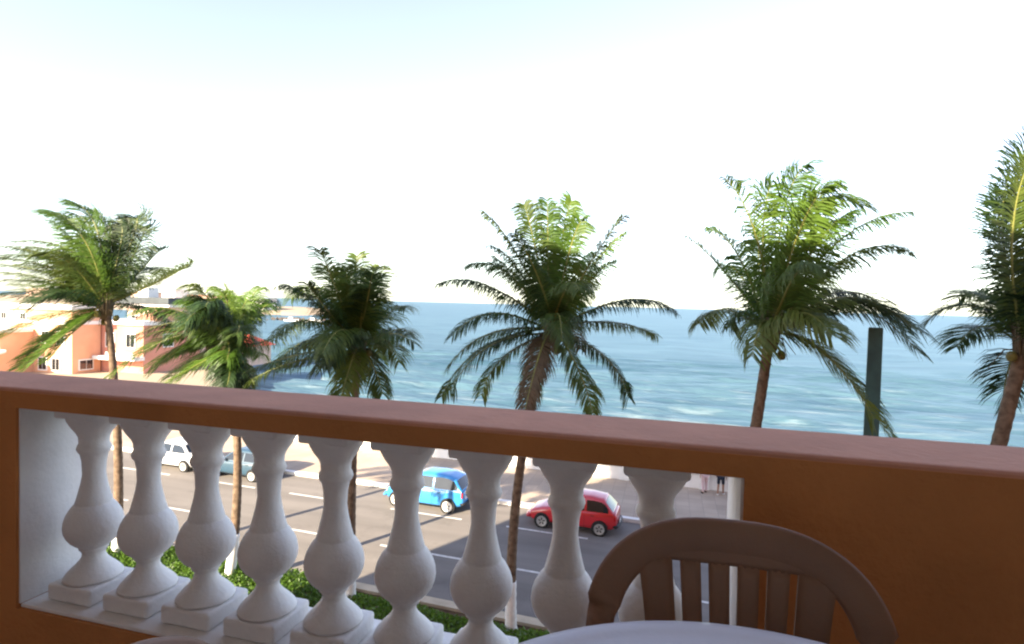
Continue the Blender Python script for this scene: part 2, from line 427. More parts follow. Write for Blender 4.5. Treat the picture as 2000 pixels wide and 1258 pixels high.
# ------------------------------------------------------------------ balcony balustrade
bal = thing('balcony_balustrade', (-0.9, D, ZF), 'ochre balcony wall and rail with nine white turned balusters', 'balustrade')
part('wall_panel', M['ochre'], XR, 3.4, D - 0.0065, D + T - 0.004, ZF, RAIL_U, parent=bal)
part('wall_panel', M['ochre'], -3.3, XL, D - 0.0065, D + T - 0.004, ZF, RAIL_U, parent=bal)
part('wall_panel', M['ochre'], XL, XR, D - 0.0065, D + T - 0.004, ZF, SILL - 0.012, parent=bal)
part('rail', M['rail'], -3.3, 3.4, D - 0.003, D + T + 0.012, RAIL_U, RAIL_T, parent=bal, bevel=0.012)
part('fascia', M['ochre'], -3.3, 3.4, D - 0.0065, D - 0.003, RAIL_U, RAIL_T - 0.012, parent=bal)
part('sill', M['white'], XL + 0.006, XR - 0.006, D + 0.003, D + T + 0.004, SILL - 0.012, SILL, parent=bal, bevel=0.004)
part('jamb', M['white'], XL, XL + 0.006, D + 0.003, D + T + 0.002, SILL, RAIL_U - 0.004, parent=bal)
part('jamb', M['white'], XR - 0.006, XR, D + 0.003, D + T + 0.002, SILL, RAIL_U - 0.004, parent=bal)
part('soffit', M['white'], XL + 0.006, XR - 0.006, D + 0.012, D + T - 0.002, RAIL_U - 0.006, RAIL_U - 0.001, parent=bal)
prof = [(0.0, .076), (.030, .078), (.046, .074), (.066, .063), (.086, .049), (.100, .0435), (.120, .0420), (.128, .0465), (.138, .0490), (.148, .0455), (.155, .0395),
        (.180, .0345), (.222, .0325), (.250, .0365), (.275, .0420), (.300, .0480), (.314, .0520), (.3175, .0515), (.321, .0550), (.330, .0625), (.342, .0700), (.357, .0775), (.374, .0825), (.392, .0845), (.410, .0822), (.427, .0755),
        (.442, .0655), (.454, .0530), (.461, .0430), (.464, .0400), (.470, .0415), (.474, .0375), (.484, .0325), (.496, .0335), (.508, .0400), (.522, .0520), (.534, .0640), (.542, .0710), (.550, .0780), (.557, .0825), (.562, .0840)]
HB = RAIL_U - 0.006 - SILL
shaft = MB().lathe([(r, HB - d * HB / 0.62) for d, r in reversed(prof)], 40).mesh('baluster', M['white'], True)
cap = MB().box(-.0775, .0775, -.0775, .0775, HB - 0.034, HB - 0.0005).mesh('capital_block', M['white'])
plinth = MB().box(-.087, .087, -.087, .087, 0.0005, 0.054).mesh('plinth', M['white'])
for i in range(9):
    o = shared('baluster', shaft, bal, Vector((-1.7974 + 0.2228 * i, D + T / 2, SILL)) - bal.location, (0, 0, 0.35 * i))
    for nm, me in (('capital_block', cap), ('plinth', plinth)):
        q = shared(nm, me, o, (0, 0, 0), (0, 0, -0.35 * i))
        bv = q.modifiers.new('bevel', 'BEVEL'); bv.width = 0.010; bv.segments = 3

# ------------------------------------------------------------------ balcony table and chairs
tb = thing('round_table', (0.139, 0.488, ZF), 'round white plastic table in the foreground at the bottom edge', 'table')
TR = 0.455
MB().lathe([(0.02, .690), (TR - .05, .690), (TR - .03, .676), (TR - .008, .676), (TR, .684), (TR + .003, .698), (TR, .711), (TR - .010, .7185), (TR - .022, .7195),
            (TR - .034, .7165), (TR - .045, .7130), (TR - .10, .7128), (0.03, .7128)], 96).build('top', M['table'], tb, True)
q = MB()
for k in range(24):                                  # raised pattern moulded into the top
    a0 = 2 * math.pi * k / 24; a1 = a0 + 2 * math.pi / 24 * 0.5
    for s in (a0 + 2 * math.pi / 24, a0):
        p0 = Vector((0.30 * math.cos(a1), 0.30 * math.sin(a1), .7134)); p1 = Vector((0.385 * math.cos(s), 0.385 * math.sin(s), .7134))
        d = (p1 - p0).normalized(); nrm = Vector((-d.y, d.x, 0)) * 0.0022
        up = Vector((0, 0, 0.0012))
        q.add([p0 - nrm, p0 + nrm, p1 + nrm, p1 - nrm, p0 + up, p1 + up], [(0, 4, 5, 3), (4, 1, 2, 5), (0, 1, 4), (3, 5, 2)])
q.build('moulded_pattern', M['table'], tb)
for k in range(4):
    a = math.pi / 4 + k * math.pi / 2
    c, s = math.cos(a), math.sin(a)
    MB().tube([(0.30 * c, 0.30 * s, .69), (0.33 * c, 0.33 * s, .4), (0.37 * c, 0.37 * s, 0.0)], [.034, .028, .022], 12, 0.7).build('leg', M['table'], tb, True)

def make_chair(loc, rz, label):
    """moulded plastic armchair; local +y is where a sitter looks, backrest at y = -0.25"""
    t = thing('plastic_chair', loc, label, 'chair', 'brown plastic balcony chairs', rz)
    W = 0.226
    def back(u, z):                                  # a point of the curved, reclined backrest shell
        return Vector((u, -0.185 - 0.20 * (z - 0.42) + 0.30 * u * u, z))
    # hoop: from one arm over the top to the other, a broad flattened band
    path, wid = [], []
    N = 40
    hoop = []
    for i in range(N + 1):
        a = math.pi * i / N
        u = -W * math.copysign(abs(math.cos(a)) ** 0.72, math.cos(a)); z = 0.60 + 0.20 * abs(math.sin(a)) ** 0.80
        hoop.append(back(u, z))
    pre = [Vector((-W - .022, 0.20, 0.632)), Vector((-W - .022, 0.10, 0.645)), Vector((-W - .016, 0.0, 0.64)), Vector((-W - .008, -0.10, 0.618))]
    pts = pre + hoop + [Vector((-p.x, p.y, p.z)) for p in reversed(pre)]
    # band section: tall in the plane of the backrest, thin through it
    vs, fs = [], []
    n = len(pts)
    for i, p in enumerate(pts):
        tg = (pts[min(i + 1, n - 1)] - pts[max(i - 1, 0)]).normalized()
        thru = Vector((0, 1, 0.2)) if 4 <= i < n - 4 else Vector((-1 if i < 4 else 1, 0, 0))
        if 3 <= i <= 7 or n - 8 <= i <= n - 4: thru = Vector((-0.75 if i < n / 2 else 0.75, 0.7, 0.1))
        inn = tg.cross(thru).normalized(); th = inn.cross(tg).normalized()
        hw = 0.030; ht = 0.010
        c = p + inn * hw * (1 if inn.z < 0 or True else -1) * 0
        for a, bb in ((-1, -.55), (-.8, -1), (.8, -1), (1, -.55), (1, .55), (.8, 1), (-.8, 1), (-1, .55)):
            vs.append(c + inn * hw * a + th * ht * bb)
    for i in range(n - 1):
        for k in range(8):
            a, bq = i * 8 + k, i * 8 + (k + 1) % 8
            fs.append((a, bq, bq + 8, a + 8))
    fs += [tuple(range(8)), tuple(range((n - 1) * 8 + 7, (n - 1) * 8 - 1, -1))]
    MB().add(vs, fs).build('back_frame', M['chair'], t, True)
    # splat: head panel under the hoop and six fanned slats with slots between
    def sheet(name, u0, u1, z0, z1, nu=4, nz=8, th=0.007):
        vs, fs = [], []
        for sgn in (1, -1):
            for j in range(nz + 1):
                for i in range(nu + 1):
                    s, tt = i / nu, j / nz
                    z = z0 + (z1 - z0) * tt
                    fan = 0.74 + 0.26 * (z - 0.44) / 0.34
                    ua = u0(z) if callable(u0) else u0; ub = u1(z) if callable(u1) else u1
                    p = back((ua + (ub - ua) * s) * fan, z); vs.append(p + Vector((0, th * sgn / 2 + 0.006, 0)))
        m_ = (nu + 1) * (nz + 1)
        for j in range(nz):
            for i in range(nu):
                a = j * (nu + 1) + i
                fs.append((a, a + nu + 1, a + nu + 2, a + 1)); fs.append((m_ + a, m_ + a + 1, m_ + a + nu + 2, m_ + a + nu + 1))
        for j in range(nz):
            for i in (0, nu):
                a = j * (nu + 1) + i; fs.append((a, a + m_, a + m_ + nu + 1, a + nu + 1) if i else (a, a + nu + 1, a + m_ + nu + 1, a + m_))
        for i in range(nu):
            a = nz * (nu + 1) + i; fs.append((a, a + m_, a + m_ + 1, a + 1)); fs.append((i, i + 1, i + 1 + m_, i + m_))
        return MB().add(vs, fs).build(name, M['chair'], t, True)
    xs = [-0.162, -.098, -.049, 0.0, .049, .098, .162]
    def flare(z): return 0.006 * max(0.0, (z - 0.665) / 0.115) ** 2.2
    for i in range(6):
        g_ = 0.0066
        sheet('slat', (xs[i] + g_) if i else (lambda z: xs[0] - flare(z)), (xs[i + 1] - g_) if i < 5 else (lambda z: xs[6] + flare(z)), 0.44, 0.7585, 3, 16)
    sheet('head_panel', -.145, .145, 0.7565, 0.782, 24, 3)
    # seat, a shallow dish with rolled edges
    vs, fs = [], []
    nu = 14
    for j in range(nu + 1):
        for i in range(nu + 1):
            u, v = i / nu * 2 - 1, j / nu * 2 - 1
            k = 1 - 0.12 * (v < 0) * abs(v)
            vs.append((u * 0.235 * k, v * 0.22 + 0.02, 0.43 - 0.018 * (1 - u * u) * (1 - v * v) - 0.035 * max(0, abs(u) - .85) / .15 - 0.05 * max(0, v - .8) / .2 + 0.02 * max(0, -v)))
    for j in range(nu):
        for i in range(nu):
            a = j * (nu + 1) + i; fs.append((a, a + 1, a + nu + 2, a + nu + 1))
    st = MB().add(vs, fs).build('seat', M['chair'], t, True)
    so = st.modifiers.new('thickness', 'SOLIDIFY'); so.thickness = 0.008
    for sx in (-1, 1):
        MB().tube([(sx * .277, .20, .635), (sx * .272, .215, .58), (sx * .245, .205, .42), (sx * .262, .235, .2), (sx * .275, .26, 0.0)], [.030, .028, .030, .027, .022], 10, 0.5).build('leg', M['chair'], t, True)
        MB().tube([(sx * .190, -.200, .56), (sx * .205, -.19, .43), (sx * .235, -.235, .2), (sx * .25, -.285, 0.0)], [.026, .030, .027, .022], 10, 0.5).build('leg', M['chair'], t, True)
    return t
make_chair((0.130, 0.815, ZF), math.pi + 0.03, 'brown plastic chair with slotted back between the round table and the balcony wall')
make_chair((-0.275, 0.425, ZF), -1.42, 'brown plastic chair whose rounded top just shows in the bottom left corner')

# ------------------------------------------------------------------ palms
def bez(p0, p1, p2, t): return p0 * (1 - t) ** 2 + p1 * (2 * t * (1 - t)) + p2 * t * t
def frond_mesh(p0, p1, p2, nl, ll, droop, rng, mt, dens=1.0):
    """a feather palm leaf: tapering rib with two rows of long drooping leaflets"""
    v, f, mi = [], [], []
    ph = (rng.uniform(9, 22), rng.uniform(0, 6), rng.uniform(6, 16), rng.uniform(0, 6))
    NS = 14
    S = Vector((0, 0, 0.42)) - droop * 0.45 + Vector((rng.gauss(0, .12), rng.gauss(0, .12), rng.gauss(0, .12)))
    def bez(a_, b_, c_, t_):                             # the rib bows under weight and wind towards its tip
        u = 1 - t_
        return a_ * u * u + b_ * (2 * t_ * u) + (c_ + S) * t_ * t_ - S * t_ ** 3.2
    tube = MB().tube([bez(p0, p1, p2, i / NS) for i in range(NS + 1)], [0.030 * (1 - i / NS) ** 0.8 + 0.004 for i in range(NS + 1)], 5)
    v += tube.v; f += tube.f; mi += [1] * len(tube.f)
    for k in range(nl):
        t = 0.10 + 0.90 * (k + rng.random() * 0.6) / nl
        p = bez(p0, p1, p2, min(t, 1)); tg = (bez(p0, p1, p2, min(t + .02, 1.02)) - bez(p0, p1, p2, t - .02)).normalized()
        upr = Vector((0, 0, 1)) if abs(tg.z) < 0.85 else Vector((0.3, -0.9, 0.2))
        sd = tg.cross(upr).normalized(); nr = sd.cross(tg).normalized()
        for s in (-1, 1):
            if rng.random() > dens: continue
            le = ll * (0.35 + 0.65 * math.sin(math.pi * min(1, 0.14 + 0.80 * t)) ** 0.8) * rng.uniform(0.72, 1.15) * (1 + 0.16 * math.sin(t * ph[0] + ph[1] + s))
            fw = 0.40 + 0.50 * t + 0.35 * max(0, t - .75) * 4 * .5
            d0 = (sd * s * 0.95 + tg * fw + nr * rng.uniform(0.05, 0.35) + (droop + Vector((0, 0, -.25))) * (0.35 + 0.22 * math.sin(t * ph[2] + ph[3] + 2 * s)) + Vector((rng.gauss(0, .07), rng.gauss(0, .07), rng.gauss(0, .07)))).normalized()
            d1 = (d0 + droop * 0.85 + Vector((0, 0, -0.25))).normalized()
            d2 = (d1 + droop * 1.1 + Vector((rng.gauss(0, .08), rng.gauss(0, .08), -0.55))).normalized()
            w = rng.uniform(0.010, 0.019)
            wv = (tg - d0 * tg.dot(d0)); wv = wv.normalized() if wv.length > 1e-3 else nr
            a = p; b_ = a + d0 * le * 0.38; c_ = b_ + d1 * le * 0.34; e_ = c_ + d2 * le * 0.28
            n0 = len(v)
            v += [a - wv * w * .5, a + wv * w * .5, b_ - wv * w, b_ + wv * w, c_ - wv * w * .75, c_ + wv * w * .75, e_]
            f += [(n0, n0 + 1, n0 + 3, n0 + 2), (n0 + 2, n0 + 3, n0 + 5, n0 + 4), (n0 + 4, n0 + 5, n0 + 6)]; mi += [0, 0, 0]
    me = bpy.data.meshes.new('frond'); me.from_pydata([tuple(q) for q in v], [], f); me.update()
    me.materials.append(mt); me.materials.append(M['rachis'])
    me.polygons.foreach_set('material_index', mi)
    return me

RH = Vector((0.9652, 0.2614, 0.0)).normalized(); DP = Vector((-0.2614, 0.9652, 0.0)).normalized(); UZ = Vector((0, 0, 1))
def palm(base, crown, bend, r0, r1, fronds, label, seed, wind=(0, 0, 0), ll=0.62, lit=(), dry=(), nuts=0, fill=6, nl=120, white=1.9, extra=8):
    rng = random.Random(seed)
    base = Vector(base); crown = Vector(crown)
    t = thing('palm_tree', base, label, 'palm tree', 'coconut palms in the planting strip beside the road')
    c = crown - base
    ctrl = Vector((c.x * 0.5 + bend[0], c.y * 0.5 + bend[1], c.z * 0.5))
    path, rad = [], []
    NT = 70
    for i in range(NT + 1):
        s = i / NT
        path.append(bez(Vector((0, 0, -0.1)), ctrl, c + Vector((0, 0, 0.1)), s))
        rad.append((r1 + (r0 - r1) * (1 - s) ** 1.2 + 0.10 * max(0, 1 - s * 14) ** 2) * (1 + (0.045 if i % 2 else -0.02) + rng.uniform(-.015, .015)))
    MB().tube(path, rad, 12).build('trunk', M['trunk'], t, True)
    k = max(3, int(NT * white / c.z))
    MB().tube(path[:k], [r + 0.012 for r in rad[:k]], 14).build('painted_base', M['lime'], t, True)
    W = Vector(wind)
    def put(p1, p2, dm, mt, l2, dens=1.0, dr=None):
        p0 = Vector((rng.uniform(-.06, .06), rng.uniform(-.06, .06), rng.uniform(-.15, .15)))
        q1 = RH * p1[0] + UZ * p1[1] + DP * (dm * 0.55); q2 = RH * p2[0] + UZ * p2[1] + DP * dm
        ln = (q2 - p0).length
        me = frond_mesh(p0, q1, q2, int(nl * min(1.25, 0.45 + ln / 4.2)), l2, W if dr is None else dr, rng, mt, dens)
        return shared('frond' if mt is not M['frond_dry'] else 'dry_frond', me, t, c)
    for i, (a, z, e, h) in enumerate(fronds):
        ln = math.hypot(e, h)
        want = math.sqrt(max(0.0, rng.uniform(3.0, 3.9) ** 2 - ln * ln)) * 0.62
        dm = want * (1 if (i * 7 + seed) % 3 else -1) * rng.uniform(.5, 1)
        mt = M['frond_lit'] if i in lit else M['frond_dry'] if i in dry else M['frond']
        put((a, z), (e, h), dm, mt, ll * rng.uniform(0.85, 1.1), rng.uniform(.72, .95))
    for i in range(extra):                               # more leaves between the listed ones
        j = rng.randrange(len(fronds)); a, z, e, h = fronds[j]
        k_ = rng.uniform(.72, .98); an = rng.gauss(0, .16); ca, sa = math.cos(an), math.sin(an)
        put(((a * ca - z * sa) * k_, (a * sa + z * ca) * k_), ((e * ca - h * sa) * k_, (e * sa + h * ca) * k_), rng.uniform(-1.3, 1.3), M['frond_lit'] if j in lit else M['frond'], ll * rng.uniform(.8, 1.05), rng.uniform(.6, .9))
    for i in range(fill):                                # leaves that reach towards and away from the road
        an = rng.uniform(-0.5, 0.5); sgn = 1 if i % 2 else -1
        e, h = math.sin(an) * 1.3, rng.uniform(-0.7, 1.7)
        put((e * .5, h * .5 + 0.8), (e, h), sgn * rng.uniform(1.6, 2.9), M['frond'], ll, 0.95)
    sp = MB()                                            # fibrous leaf bases round the heart of the crown
    for i in range(14):
        a = i * 2.4; rr = 0.10
        sp.tube([Vector((rr * math.cos(a), rr * math.sin(a), -0.45)), Vector((rr * 1.7 * math.cos(a), rr * 1.7 * math.sin(a), -0.1)), Vector((rr * 2.4 * math.cos(a), rr * 2.4 * math.sin(a), 0.35 + .2 * rng.random()))], [.055, .05, .02], 6)
    sp.build('leaf_bases', M['frond_dry'], t, True, loc=c)
    nm = MB().lathe([(0.004, -.12), (.05, -.105), (.085, -.05), (.098, .0), (.088, .06), (.055, .105), (0.006, .13)], 12).mesh('coconut', M['nut'], True)
    for i in range(nuts):
        a = i * 2.1 + seed; shared('coconut', nm, t, c + Vector((0.30 * math.cos(a), 0.30 * math.sin(a), -0.28 - 0.14 * (i % 3))), (rng.uniform(-.5, .5), rng.uniform(-.5, .5), 0))
    for i in range(max(2, nuts // 2)):                   # dry flower stalks under the crown
        a = rng.uniform(0, 6.28); d = Vector((math.cos(a), math.sin(a), 0))
        MB().tube([c + Vector((0, 0, -.1)), c + d * 0.35 + Vector((0, 0, -.15)), c + d * rng.uniform(.5, .75) + Vector((0, 0, rng.uniform(-.75, -.35)))], [.022, .016, .006], 6).build('flower_stalk', M['frond_dry'], t, True)
    return t

P1F = [(-0.02, 3.1, -1.38, 3.55), (-0.3, 2.58, -2.0, 3.21), (1.06, 3.1, 0.68, 3.03), (1.18, 2.49, 0.96, 2.79), (-0.64, 2.23, -3.08, 2.09), (-0.99, 1.53, -3.75, 1.95), (-1.17, 1.01, -3.95, 1.36), (-1.34, 0.66, -3.69, 0.23), (-1.69, -0.21, -3.78, -1.29), (-1.17, -0.73, -2.91, -2.16), (-0.64, -0.73, -1.59, -2.04), (1.45, 0.66, 2.77, 1.57), (0.57, 0.14, 1.32, -0.52), (-0.12, 1.36, -1.52, 2.75), (0.4, 1.71, -0.03, 2.93), (-0.82, 0.31, -3.26, 0.66), (-0.47, 0.66, -2.56, 1.01), (0.14, 0.66, -0.99, 1.71)]
P2F = [(-1.05, 0.84, -3.72, -1.13), (-1.21, 0.68, -3.43, -0.45), (-1.05, 1.0, -3.01, 0.16), (-0.89, 1.16, -2.3, 0.97), (-0.56, 1.16, -1.66, 1.38), (-0.24, 1.16, -0.79, 1.67), (-0.08, 1.32, -0.27, 1.8), (0.16, 1.32, 0.27, 1.84), (0.56, 1.16, 0.85, 1.29), (0.89, 0.84, 1.11, 0.42), (0.97, -0.29, 1.85, 0.74), (-0.72, -0.29, -2.33, -1.22), (-0.4, -0.61, -1.53, -1.35), (-0.08, -0.77, -0.53, -1.48), (0.4, -0.29, 0.53, -0.45), (0.56, -0.77, 0.76, -1.38), (-0.72, 0.35, -2.66, -0.69), (-0.56, 0.52, -1.85, -0.29), (0.08, 0.52, -0.08, 1.16)]
P3F = [(-1.49, 2.27, -2.54, 1.26), (-0.75, 1.52, -1.37, 2.24), (-0.52, 1.67, -0.66, 2.57), (-0.15, 1.67, -0.24, 2.6), (0.22, 1.67, 0.33, 2.33), (0.52, 1.23, 0.78, 1.97), (0.9, 1.08, 1.05, 1.08), (1.05, 0.48, 1.02, 0.18), (0.9, 0.48, 1.82, 0.15), (0.3, -0.57, 0.54, -1.58), (-0.22, -0.57, -0.57, -1.49), (-0.07, -0.72, -0.12, -1.58), (-1.49, 0.48, -2.69, -0.84), (-1.34, -0.42, -3.11, -1.14), (-0.9, 0.93, -1.55, 0.4), (-1.2, 0.48, -1.64, -0.27), (-0.75, -0.12, -1.31, -0.87), (-0.6, 0.78, -0.9, 1.67), (0.0, 1.08, 0.07, 2.12), (0.6, 0.33, 0.84, -0.72)]
P4F = [(-1.59, 1.28, -3.05, 1.11), (-1.59, 0.68, -2.47, -0.2), (-2.0, -0.27, -2.89, -1.92), (-1.26, -0.68, -1.87, -2.03), (-1.19, 1.62, -2.11, 1.59), (-0.92, 1.89, -1.87, 3.0), (-0.51, 2.16, -0.82, 3.22), (-0.22, 2.16, -0.22, 3.35), (0.16, 2.3, 0.46, 3.41), (0.43, 2.16, 0.78, 2.92), (0.77, 1.62, 1.59, 2.81), (0.97, 1.62, 1.95, 2.62), (0.97, 1.08, 1.78, 1.89), (1.78, 1.08, 3.08, 0.54), (1.51, 0.27, 2.95, -0.16), (1.65, -0.54, 2.24, -1.92), (0.64, -0.81, 1.04, -2.24), (0.57, 0.27, 0.97, -0.68), (0.16, 1.35, 0.09, 2.7), (-0.24, 1.08, -1.05, 2.3), (0.43, 1.08, 1.24, 2.16), (-0.51, 0.68, -1.59, 1.89), (-0.35, -0.5, -0.75, -2.1), (-0.25, -0.7, -0.45, -2.15)]
P5F = [(-0.31, 2.42, -1.35, 3.52), (-0.67, 1.07, -1.79, 2.29), (-0.79, 0.83, -1.09, 0.1), (0.06, 3.03, 0.7, 3.98), (0.67, 3.88, 2.09, 3.03), (1.4, 2.54, 3.21, 2.93), (1.4, 2.17, 2.62, 1.93), (1.89, 1.81, 3.63, 0.1), (1.89, 1.32, 3.55, -0.41), (1.65, 1.32, 3.11, 0.1), (1.16, 0.59, 2.38, 0.1), (1.4, -0.15, 2.97, -2.47), (0.92, 0.1, 1.95, -1.86), (0.43, 2.17, 1.77, 2.78), (0.18, 1.56, 1.16, 3.39), (-0.31, 0.59, -0.89, -0.51), (-0.06, 1.07, 0.31, 2.54), (0.79, 1.07, 2.26, 1.07)]
P6F = [(-0.85, 2.97, -0.03, 4.52), (-0.47, 1.22, -1.13, 0.35), (0.4, 1.88, 1.06, 3.74), (0.84, 1.66, 2.04, 2.75), (1.06, 0.79, 2.59, 0.57), (0.84, 0.13, 2.15, -1.18), (0.3, 2.1, 0.51, 4.06), (0.62, 1.22, 1.61, 1.66), (-0.14, 0.79, -0.42, 1.22), (0.4, -0.31, 0.84, -1.62)]
palm((-18.05, 15.5, 0), (-18.49, 15.45, 8.77), (0.55, 0), .16, .105, P1F, 'tall palm on the far left, its leaves blown to the left before the terracotta houses', 11, RH * -0.80 + UZ * -0.15, 1.05, extra=18, lit=(0, 1, 13, 10), nuts=5, fill=4)
palm((-13.30, 15.3, 0), (-13.35, 15.25, 7.71), (0.75, 0), .15, .10, P2F, 'short yellow-green palm drooping over the rail, second from the left', 12, RH * -0.50 + UZ * -0.42, 0.92, extra=24, lit=(0, 1, 3, 5, 7, 8, 11, 12, 14, 16), nuts=4)
palm((-8.85, 15.2, 0), (-8.71, 15.15, 7.92), (-0.15, 0), .15, .10, P3F, 'dark dense palm, third from the left, beside the open sea', 13, RH * 0.05 + UZ * -0.30, 0.84, extra=9, lit=(0,), dry=(), nuts=3)
palm((-3.85, 15.1, 0), (-2.97, 15.05, 8.60), (-0.75, 0), .15, .105, P4F, 'symmetrical palm in the middle of the view with a bright sunlit top', 14, UZ * -0.42 + RH * -0.04, 0.74, extra=4, fill=4, lit=(7, 8, 9, 11, 12, 18, 20), dry=(17, 22), nuts=4)
palm((1.10, 15.0, 0), (2.35, 14.95, 8.70), (0.25, 0), .17, .115, P5F, 'palm with leaves swept to the right, in front of the dark green post', 15, RH * 0.50 + UZ * -0.42, 1.0, extra=6, lit=(3, 4, 5, 13, 14, 0), dry=(), nuts=7, fill=3)
palm((6.05, 14.85, 0), (7.37, 14.80, 8.63), (-0.10, 0), .19, .13, P6F, 'palm cut off by the right edge of the picture', 16, UZ * -0.10 + RH * -0.1, 0.92, extra=9, dry=(), nuts=7, fill=4)

# ------------------------------------------------------------------ hedge in the planting bed
def hedge(label, x0, x1, c0, c1, h, n, seed):
    rng = random.Random(seed); v, f = [], []
    for i in range(n):
        x = rng.uniform(x0, x1); s = rng.random(); c = c0 + (c1 - c0) * s
        hh = h * (0.78 + 0.22 * math.sin(x * 2.1 + 1.3 * c) * math.sin(x * 0.83 + 4 * s)) * (1 - 0.35 * abs(2 * s - 1) ** 3)
        z = 0.07 + hh * (1 - rng.random() ** 2 * 0.7)
        p = Vector((x, ry(c, x), z))
        d = Vector((rng.gauss(0, 1), rng.gauss(0, 1), rng.gauss(0.5, .8))).normalized()
        w = d.cross(Vector((rng.gauss(0, 1), rng.gauss(0, 1), rng.gauss(0, 1)))).normalized()
        L, B = rng.uniform(.07, .13), rng.uniform(.026, .045); k = len(v)
        v += [tuple(p), tuple(p + d * L * .5 + w * B), tuple(p + d * L), tuple(p + d * L * .5 - w * B)]; f.append((k, k + 1, k + 2, k + 3))
    o = thing('hedge', ((x0 + x1) / 2, ry((c0 + c1) / 2, (x0 + x1) / 2), 0.07), label, 'hedge', 'clipped hedges in the roadside bed')
    q = MB(); q.v, q.f = v, f
    lv = tag(q.build('foliage', M['hedge'], o), kind='stuff'); lv.location = -Vector(o.location)
    st = MB()
    for i in range(int((x1 - x0) * 3)):
        x = rng.uniform(x0, x1); c = rng.uniform(c0 + .15, c1 - .15); y = ry(c, x)
        st.tube([(x, y, 0.05), (x + rng.uniform(-.1, .1), y + rng.uniform(-.1, .1), h * .8)], [.014, .006], 5)
    s_ = tag(st.build('stems', M['trunk'], o), kind='stuff'); s_.location = -Vector(o.location)
hedge('sunlit bright green hedge behind the left balusters', -24, -9.3, 13.3, 15.60, 0.48, 26000, 1)
hedge('shaded dark green hedge behind the middle balusters', -9.1, 6, 13.3, 15.05, 0.46, 20000, 2)

# ------------------------------------------------------------------ dark green post
ps = thing('street_post', (4.66, 15.25, 0), 'square dark green metal post beside the wind-swept palm', 'post')
MB().lathe([(.27, 0.07), (.27, .35), (.235, .40), (.205, 8.84), (.19, 8.87)], 4).build('shaft', M['green_post'], ps)
ps.rotation_euler = (0, 0, R(45 - 15))

